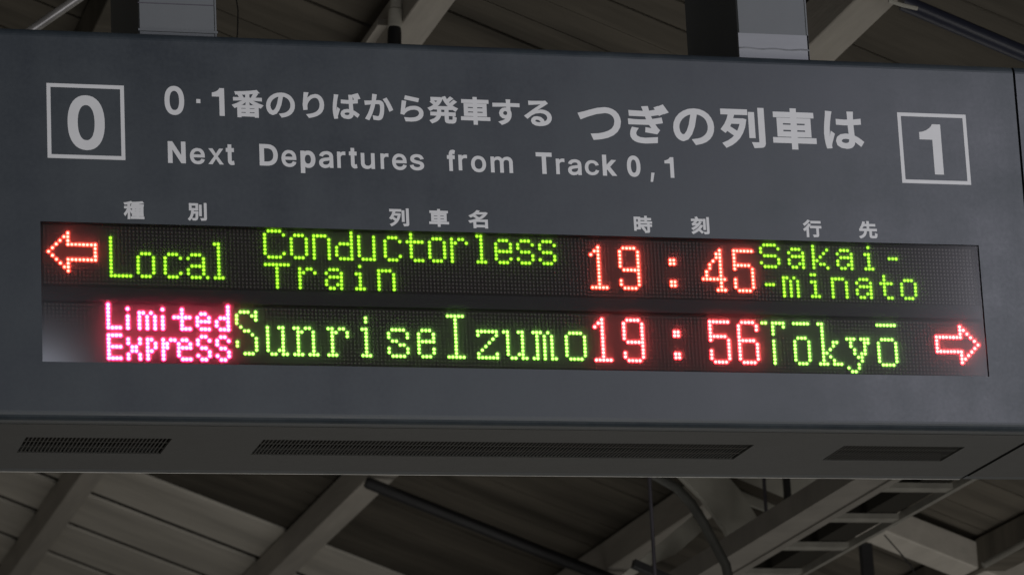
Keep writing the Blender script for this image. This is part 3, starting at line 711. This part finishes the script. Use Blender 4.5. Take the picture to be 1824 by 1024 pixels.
 '刻': [[[298,290],[298,6],[297,1],[294,-1],[290,-2],[242,-2],[251,-27],[309,-22],[318,-17],[322,-8],[324,6],[324,290]],[[235,254],[235,58],[260,58],[260,254]],[[161,202],[140,168],[69,165],[118,227],[210,227],[210,251],[138,251],[114,296],[90,289],[109,251],[19,251],[19,227],[88,227],[49,176],[29,162],[37,138],[121,146],[92,117],[59,92],[23,72],[40,51],[96,88],[146,137],[185,195]],[[184,136],[141,78],[85,30],[21,-5],[37,-27],[73,-8],[108,16],[140,43],[195,-12],[214,5],[157,59],[208,126]]],
 '行': [[[152,273],[152,248],[325,248],[325,273]],[[93,294],[71,268],[42,241],[12,218],[28,197],[60,223],[92,253],[119,284]],[[137,176],[137,151],[255,151],[255,6],[254,2],[251,-1],[246,-2],[191,-1],[200,-27],[266,-23],[275,-17],[280,-8],[282,6],[282,151],[334,151],[334,176]],[[107,219],[79,180],[45,143],[9,113],[27,91],[67,127],[67,-29],[93,-29],[93,156],[132,210]]],
 '先': [[[162,294],[162,239],[100,239],[113,280],[86,286],[75,247],[58,207],[36,173],[58,161],[90,214],[162,214],[162,144],[21,144],[21,118],[113,118],[109,90],[102,65],[90,42],[73,22],[49,6],[16,-8],[33,-30],[68,-14],[95,6],[114,29],[127,55],[135,85],[140,118],[207,118],[207,15],[210,-8],[222,-19],[246,-22],[296,-22],[317,-17],[329,3],[334,44],[310,55],[308,21],[303,6],[293,3],[249,3],[239,4],[234,7],[233,15],[233,118],[329,118],[329,144],[188,144],[188,214],[304,214],[304,239],[188,239],[188,294]]],
 '0': [[[227,-7],[191,-3],[158,7],[130,24],[105,48],[85,77],[69,113],[57,155],[50,202],[48,254],[50,306],[57,353],[69,395],[85,431],[106,461],[130,484],[159,502],[191,512],[227,516],[262,512],[295,502],[323,484],[348,461],[368,431],[384,395],[396,353],[403,306],[405,254],[403,202],[396,155],[384,113],[368,77],[348,48],[323,24],[295,7],[263,-3]],[[227,50],[250,52],[271,60],[290,74],[306,92],[320,116],[330,144],[338,176],[342,213],[344,254],[342,295],[338,332],[330,365],[320,393],[306,416],[290,435],[271,449],[250,457],[227,460],[203,457],[182,449],[163,435],[147,416],[134,393],[123,365],[115,332],[111,295],[109,254],[111,213],[115,176],[123,144],[134,116],[147,92],[163,74],[182,60],[203,52]]],
 'N': [[[60,0],[60,509],[136,509],[343,183],[363,151],[388,107],[414,55],[405,54],[401,108],[399,157],[399,195],[399,509],[463,509],[463,0],[387,0],[202,290],[177,331],[148,381],[108,452],[119,454],[122,384],[124,328],[125,291],[125,0]]],
 'e': [[[212,-8],[177,-5],[145,3],[117,16],[92,35],[72,58],[56,85],[44,116],[37,150],[34,187],[36,224],[44,258],[55,290],[71,317],[91,340],[115,359],[142,373],[172,382],[205,384],[266,374],[285,366],[303,355],[319,341],[334,324],[347,305],[357,282],[365,256],[370,227],[371,194],[371,169],[75,169],[75,221],[338,221],[310,202],[308,226],[304,248],[298,269],[288,286],[277,301],[263,314],[246,323],[227,328],[205,330],[183,328],[164,323],[146,313],[131,301],[119,286],[109,270],[102,251],[97,231],[96,211],[96,178],[98,151],[102,127],[110,106],[121,88],[135,73],[151,61],[169,53],[190,48],[212,46],[254,53],[285,73],[306,105],[365,91],[358,72],[348,55],[335,39],[320,26],[302,14],[283,4],[261,-3],[237,-7]]],
 'x': [[[21,0],[171,218],[171,171],[29,379],[100,379],[147,306],[179,253],[207,206],[175,206],[202,253],[233,306],[282,379],[352,379],[209,169],[209,214],[358,0],[287,0],[231,85],[200,136],[173,182],[205,182],[178,136],[148,85],[91,0]]],
 't': [[[204,379],[204,327],[6,327],[6,379]],[[65,471],[126,471],[126,98],[127,83],[130,70],[136,61],[144,55],[156,51],[170,50],[185,51],[202,54],[213,2],[192,-3],[168,-4],[138,-1],[113,7],[92,21],[77,41],[68,64],[65,93]]],
 'D': [[[219,0],[96,0],[96,57],[215,57],[254,60],[288,68],[318,81],[343,99],[363,122],[379,149],[390,181],[397,216],[399,255],[397,294],[390,329],[379,361],[364,388],[344,410],[320,428],[291,441],[258,449],[221,452],[93,452],[93,509],[225,509],[273,505],[315,495],[353,478],[385,455],[412,426],[433,391],[449,351],[458,306],[462,255],[458,205],[449,159],[433,119],[411,83],[384,54],[351,31],[312,14],[268,3]],[[125,509],[125,0],[60,0],[60,509]]],
 'p': [[[53,-143],[53,379],[112,379],[112,319],[118,319],[137,346],[171,373],[188,379],[207,383],[229,384],[259,382],[287,374],[313,361],[335,342],[354,320],[370,293],[381,261],[388,227],[390,189],[388,151],[381,116],[370,84],[355,57],[336,34],[313,16],[288,3],[260,-6],[229,-8],[208,-7],[189,-3],[173,4],[138,31],[118,59],[114,59],[114,-143]],[[220,47],[242,49],[262,55],[279,66],[294,80],[306,97],[316,117],[323,139],[327,163],[328,189],[327,215],[323,239],[316,261],[307,281],[295,298],[280,311],[262,322],[243,328],[220,330],[198,328],[178,322],[161,312],[147,299],[134,282],[125,263],[118,241],[114,216],[113,189],[114,162],[118,138],[125,115],[135,95],[147,78],[162,65],[179,55],[198,49]]],
 'a': [[[160,-9],[137,-7],[115,-3],[94,5],[76,15],[60,29],[48,45],[38,63],[32,84],[30,108],[32,128],[36,146],[43,161],[53,174],[64,184],[78,193],[125,211],[178,220],[234,227],[265,235],[271,240],[274,246],[276,255],[276,257],[267,297],[240,322],[196,331],[149,322],[118,301],[100,274],[41,291],[51,313],[64,331],[79,346],[95,358],[114,368],[133,375],[194,384],[239,379],[286,360],[300,350],[312,336],[322,320],[330,301],[335,278],[337,251],[337,0],[277,0],[277,52],[272,52],[252,25],[215,1]],[[170,45],[192,47],[211,51],[228,59],[242,68],[254,80],[263,93],[270,108],[274,122],[276,138],[276,190],[259,182],[231,176],[200,171],[175,168],[134,159],[103,139],[97,130],[93,118],[92,105],[102,72],[130,52]]],
 'r': [[[53,0],[53,379],[112,379],[112,321],[115,321],[124,339],[137,354],[152,367],[171,377],[191,383],[213,385],[229,384],[243,384],[243,322],[230,324],[207,326],[190,324],[174,321],[159,315],[146,306],[135,296],[126,284],[119,269],[115,254],[114,237],[114,0]]],
 'u': [[[182,-5],[158,-3],[135,2],[115,11],[97,23],[82,39],[69,59],[60,82],[54,109],[53,139],[53,379],[114,379],[114,144],[116,117],[124,94],[137,75],[154,61],[175,53],[200,50],[218,51],[234,55],[249,62],[263,71],[274,83],[283,97],[290,113],[295,132],[296,153],[296,379],[357,379],[357,0],[298,0],[298,92],[307,92],[294,60],[277,35],[257,17],[234,5],[209,-3]]],
 's': [[[182,-8],[157,-7],[133,-3],[112,3],[93,12],[76,24],[62,38],[50,54],[41,73],[36,94],[94,107],[101,87],[111,72],[124,60],[141,52],[160,47],[181,45],[206,47],[227,53],[244,62],[258,74],[265,88],[268,103],[266,115],[262,126],[254,136],[243,144],[229,150],[212,155],[149,170],[118,180],[92,192],[72,208],[58,227],[50,249],[47,274],[49,295],[55,314],[65,332],[79,347],[95,360],[115,370],[137,378],[161,383],[187,384],[212,383],[234,379],[254,372],[271,363],[286,352],[299,339],[324,290],[268,277],[262,291],[254,304],[243,316],[228,325],[210,331],[187,333],[166,331],[147,326],[131,317],[119,305],[111,292],[109,277],[110,264],[115,253],[124,243],[172,223],[229,209],[261,200],[287,187],[306,171],[320,153],[328,131],[331,107],[329,85],[323,65],[312,47],[298,31],[281,18],[260,6],[236,-2],[210,-7]]],
 'f': [[[228,379],[228,327],[6,327],[6,379]],[[81,0],[81,432],[82,452],[87,470],[96,486],[107,499],[120,510],[135,519],[187,530],[222,527],[243,521],[227,468],[215,472],[195,474],[178,472],[164,468],[154,460],[147,449],[143,435],[142,419],[142,0]]],
 'o': [[[207,-8],[174,-5],[144,3],[117,16],[93,35],[72,58],[56,85],[44,116],[37,150],[34,187],[37,225],[44,260],[56,291],[72,318],[93,341],[117,360],[144,374],[174,382],[207,384],[241,382],[271,374],[299,360],[323,341],[343,318],[359,291],[371,260],[379,225],[381,187],[379,150],[371,116],[359,85],[343,58],[323,35],[299,16],[271,3],[241,-5]],[[207,46],[231,49],[252,55],[270,66],[285,80],[298,97],[307,117],[314,139],[318,163],[319,187],[318,212],[314,236],[307,258],[298,278],[285,296],[270,310],[252,321],[231,328],[207,330],[184,328],[163,321],[145,310],[130,296],[118,278],[108,258],[102,236],[98,212],[96,187],[98,163],[102,139],[108,117],[118,97],[130,80],[145,66],[163,55],[184,49]]],
 'm': [[[53,0],[53,379],[112,379],[112,295],[108,295],[114,314],[122,331],[132,346],[172,376],[219,386],[245,383],[268,375],[287,361],[303,342],[314,320],[321,295],[312,295],[318,312],[326,329],[337,343],[381,375],[437,386],[458,385],[478,380],[497,372],[514,361],[529,346],[541,328],[550,307],[555,283],[557,255],[557,0],[496,0],[496,254],[493,279],[485,298],[473,313],[456,323],[438,329],[419,330],[402,329],[387,326],[374,320],[345,290],[335,247],[335,0],[274,0],[274,260],[272,280],[265,297],[253,311],[238,322],[220,328],[199,330],[158,320],[145,312],[135,302],[126,289],[119,274],[115,257],[114,238],[114,0]]],
 'T': [[[32,452],[32,509],[417,509],[417,452],[257,452],[257,0],[193,0],[193,452]]],
 'c': [[[207,-8],[174,-5],[144,3],[117,16],[93,35],[72,58],[56,85],[44,116],[37,150],[34,187],[37,225],[44,260],[56,291],[72,318],[93,341],[117,360],[144,374],[174,382],[207,384],[260,377],[305,356],[340,322],[362,277],[303,262],[290,289],[270,311],[242,325],[207,330],[184,328],[163,321],[145,310],[130,296],[118,278],[108,258],[102,236],[98,212],[96,187],[98,163],[102,139],[108,117],[118,97],[130,80],[145,66],[163,55],[184,49],[207,46],[243,52],[271,66],[292,89],[304,117],[363,102],[341,56],[306,21],[261,-1]]],
 'k': [[[110,137],[110,212],[121,212],[284,379],[360,379],[184,199],[177,199]],[[53,0],[53,509],[114,509],[114,0]],[[294,0],[148,186],[191,229],[372,0]]],
 ',': [[[38,-119],[68,71],[137,71],[84,-119]]],
}
GLY['1'] = [[(620, 1000), (1000, 1000), (1000, 0), (585, 0), (585, 690), (0, 690), (0, 835), (150, 845), (330, 875), (480, 920), (570, 960)]]
GLY['dot'] = [[(0, 0), (1000, 0), (1000, 1000), (0, 1000)]]
GLY['frame'] = None

def embolden(loops, off):
    """push closed outlines outwards by off (holes shrink), with limited mitres"""
    A = [sum(l[i][0] * l[(i + 1) % len(l)][1] - l[(i + 1) % len(l)][0] * l[i][1] for i in range(len(l))) for l in loops]
    sgn = 1 if A[max(range(len(A)), key=lambda i: abs(A[i]))] > 0 else -1
    out = []
    for l in loops:
        P = np.array(l, float)
        keep = [i for i in range(len(P)) if np.linalg.norm(P[i] - P[i - 1]) > 1e-4]
        P = P[keep]; n = len(P); Q = []
        for i in range(n):
            a = P[i] - P[i - 1]; b = P[(i + 1) % n] - P[i]
            a /= np.linalg.norm(a); b /= np.linalg.norm(b)
            na = np.array([a[1], -a[0]]) * sgn; nb = np.array([b[1], -b[0]]) * sgn
            m_ = na + nb; L_ = np.linalg.norm(m_)
            if L_ < 0.3:
                Q.append(P[i] + (na + a * 0.6) * off); Q.append(P[i] + (nb - b * 0.6) * off); continue
            m_ /= L_
            Q.append(P[i] + m_ * min(off / max(m_ @ na, 0.2), off * 1.9))
        out.append([tuple(q) for q in Q])
    return out
def fill_polys(loops, off):
    """closed outlines -> triangles of their inside (non-zero winding, so overlaps and holes come out right)"""
    loops = embolden(loops, off) if off else loops
    vs = []; es = []
    for l in loops:
        o = len(vs); vs += [Vector(q) for q in l]
        es += [(o + i, o + (i + 1) % len(l)) for i in range(len(l))]
    vo, eo, fo, _, _, _ = geometry.delaunay_2d_cdt(vs, es, [], 0, 1e-5)
    A = np.array([(*l[i], *l[(i + 1) % len(l)]) for l in loops for i in range(len(l))], float)
    area2 = (A[:, 0] * A[:, 3] - A[:, 2] * A[:, 1]).sum()
    keep = []
    for f in fo:
        c = sum((Vector(vo[i]) for i in f), Vector((0, 0))) / len(f)
        x, y = c
        upw = (A[:, 1] <= y) & (A[:, 3] > y); dnw = (A[:, 1] > y) & (A[:, 3] <= y)
        t = (A[:, 2] - A[:, 0]) * (y - A[:, 1]) - (x - A[:, 0]) * (A[:, 3] - A[:, 1])
        wn = (upw & (t > 0)).sum() - (dnw & (t < 0)).sum()
        if wn * area2 > 0: keep.append(tuple(f))
    return vo, keep
def px_box_to_board(x0, y0, x1, y1):
    """photo box of an upright sign letter -> its box on the face (x0,x1,z0,z1)"""
    cx, cy = (x0 + x1) / 2, (y0 + y1) / 2
    c = at_y(cx, cy, 0)
    e = 2.0
    def pr(P):
        q = RR @ (np.array(P) - CC); return np.array([912 + F * q[0] / q[2], 512 + F * q[1] / q[2]])
    dx = (pr(c + [e, 0, 0]) - pr(c)) / e; dz = (pr(c + [0, 0, e]) - pr(c)) / e
    # |dx.x| w + |dz.x| h = W ; |dx.y| w + |dz.y| h = H
    k = 0.6
    A = np.array([[abs(dx[0]), k * abs(dz[0])], [k * abs(dx[1]), abs(dz[1])]])
    w, h = np.linalg.solve(A, [x1 - x0, y1 - y0])
    return c[0] - w / 2, c[0] + w / 2, c[2] - h / 2, c[2] + h / 2
def lettering(items, label, bold, name='printed_character'):
    """items: (glyph, x0, y0, x1, y1) photo boxes; every character is a part of its own"""
    for g, x0, y0, x1, y1 in items:
        bx0, bx1, bz0, bz1 = px_box_to_board(x0, y0, x1, y1)
        L = GLY[g]
        xs = [p[0] for l in L for p in l]; ys = [p[1] for l in L for p in l]
        gx0, gx1, gy0, gy1 = min(xs), max(xs), min(ys), max(ys)
        off = bold * (bz1 - bz0) * (0.75 if g in 'excaosumnr' else 1) if g not in ('1', 'dot') else 0
        w_, h_ = bx1 - bx0 - 2 * off, bz1 - bz0 - 2 * off
        K = 1.0 / (bz1 - bz0)          # fill at a working size of one unit
        loops = [[(((x - gx0) / (gx1 - gx0) * w_ + off) * K, ((y - gy0) / (gy1 - gy0) * h_ + off) * K) for x, y in l] for l in L]
        vo, fo = fill_polys(loops, off * K)
        used = sorted({i for f in fo for i in f}); idx = {v: k for k, v in enumerate(used)}
        b = MB()
        b.add([(bx0 + vo[i][0] / K, -0.045, bz0 + vo[i][1] / K) for i in used], [tuple(idx[i] for i in f) for f in fo])
        o = b.build(name, M['vinyl'], board, ((bx0 + bx1) / 2, 0, (bz0 + bz1) / 2))
        o['label'] = label + (': ' + {'dot': 'the dot', ',': 'the comma'}.get(g, g))
def zb(ox, oy, s, items):
    return [(g, ox + a / s, oy + b_ / s, ox + c / s, oy + d / s) for g, a, b_, c, d in items]

lettering([('0', 292.5, 153.2, 328.4, 205.7), ('dot', 349.5, 176.9, 356.9, 184.3), ('1', 377.2, 157.2, 400.1, 206.9),
           ('番', 413.3, 159.8, 468.7, 210.4), ('の', 473.4, 164.8, 525.7, 210.4), ('り', 538.5, 164.8, 577.8, 211.2), ('ば', 591.8, 165.6, 642.5, 213.2),
           ('か', 648.8, 167.6, 700.4, 215.5), ('ら', 712.4, 170.5, 754.6, 217.5), ('発', 761.7, 171.3, 815.8, 221.2), ('車', 819.8, 172.8, 873.4, 223.2),
           ('す', 876.9, 177, 926.7, 223.5), ('る', 933.3, 179, 983.2, 225.5)], 'white character of the Japanese line for tracks 0 and 1', 0.034)
lettering([('つ', 1029.3, 190.2, 1107.2, 250.6), ('ぎ', 1117.7, 185.4, 1192.4, 257), ('の', 1197.8, 192.8, 1273.2, 259.2), ('列', 1282.7, 190.8, 1363.8, 264.9),
           ('車', 1374.3, 192.8, 1454.7, 267.5), ('は', 1465.9, 198.2, 1538.7, 266.5)], 'large white character of the words for the next train', 0.034)
eng = zb(280, 235, 3.648, [('N', 68, 62, 186, 205), ('e', 212, 105, 310, 212), ('x', 333, 108, 430, 213), ('t', 445, 82, 502, 217), ('D', 663, 80, 785, 222), ('e', 806, 118, 905, 230),
      ('p', 930, 122, 1030, 270), ('a', 1050, 125, 1145, 237), ('r', 1168, 128, 1225, 236), ('t', 1245, 105, 1300, 239), ('u', 1322, 138, 1415, 243), ('r', 1450, 140, 1505, 243),
      ('e', 1525, 142, 1622, 250), ('s', 1640, 145, 1735, 252)])
eng += zb(780, 250, 4.1455, [('f', 65, 70, 130, 228), ('r', 150, 107, 218, 224), ('o', 243, 115, 357, 238), ('m', 388, 120, 555, 242), ('T', 722, 90, 845, 250), ('r', 870, 135, 938, 252),
      ('a', 958, 140, 1062, 260), ('c', 1083, 147, 1190, 260), ('k', 1212, 108, 1318, 264), ('0', 1393, 113, 1498, 272), (',', 1568, 240, 1602, 308), ('1', 1672, 125, 1745, 278)])
lettering(eng, 'white letter of the English line', 0.046)
lettering([('種', 220, 358, 257.2, 391), ('別', 334.2, 361.2, 368.5, 393.6)], 'small white heading character above the first column', 0.036, 'column_heading')
lettering([('列', 693, 370.9, 728.9, 403.7), ('車', 763.7, 372.3, 799.9, 404.5), ('名', 834.1, 374.3, 869.2, 407.1)], 'small white heading character above the train names', 0.036, 'column_heading')
lettering([('時', 1128.5, 384.2, 1162.2, 415.3), ('刻', 1230.6, 385.8, 1263.9, 417.6)], 'small white heading character above the times', 0.036, 'column_heading')
lettering([('行', 1429.9, 391.5, 1463.9, 423), ('先', 1529.2, 393.8, 1563.1, 425.4)], 'small white heading character above the destinations', 0.036, 'column_heading')
lettering([('0', 119.8, 169.5, 187.1, 268.4)], 'large white track number 0', 0.040, 'track_number')
lettering([('1', 1637.1, 221.2, 1680.0, 311.2)], 'large white track number 1', 0, 'track_number')
def frame(x0, z1, s, t, label):
    b = MB()
    y0, y1 = -0.065, -0.004
    b.box(x0, x0 + s, y0, y1, z1 - t, z1); b.box(x0, x0 + s, y0, y1, z1 - s, z1 - s + t)
    b.box(x0, x0 + t, y0, y1, z1 - s + t, z1 - t); b.box(x0 + s - t, x0 + s, y0, y1, z1 - s + t, z1 - t)
    o = b.build('number_frame', M['vinyl'], board, (x0 + s / 2, 0, z1 - s / 2)); o['label'] = label
frame(-48.34, -53.75, 20.11, 1.02, 'white square frame round the 0')
frame(185.12, -53.57, 20.11, 1.02, 'white square frame round the 1')

for o in list(bpy.data.objects):
    if '_o' in o: del o['_o']
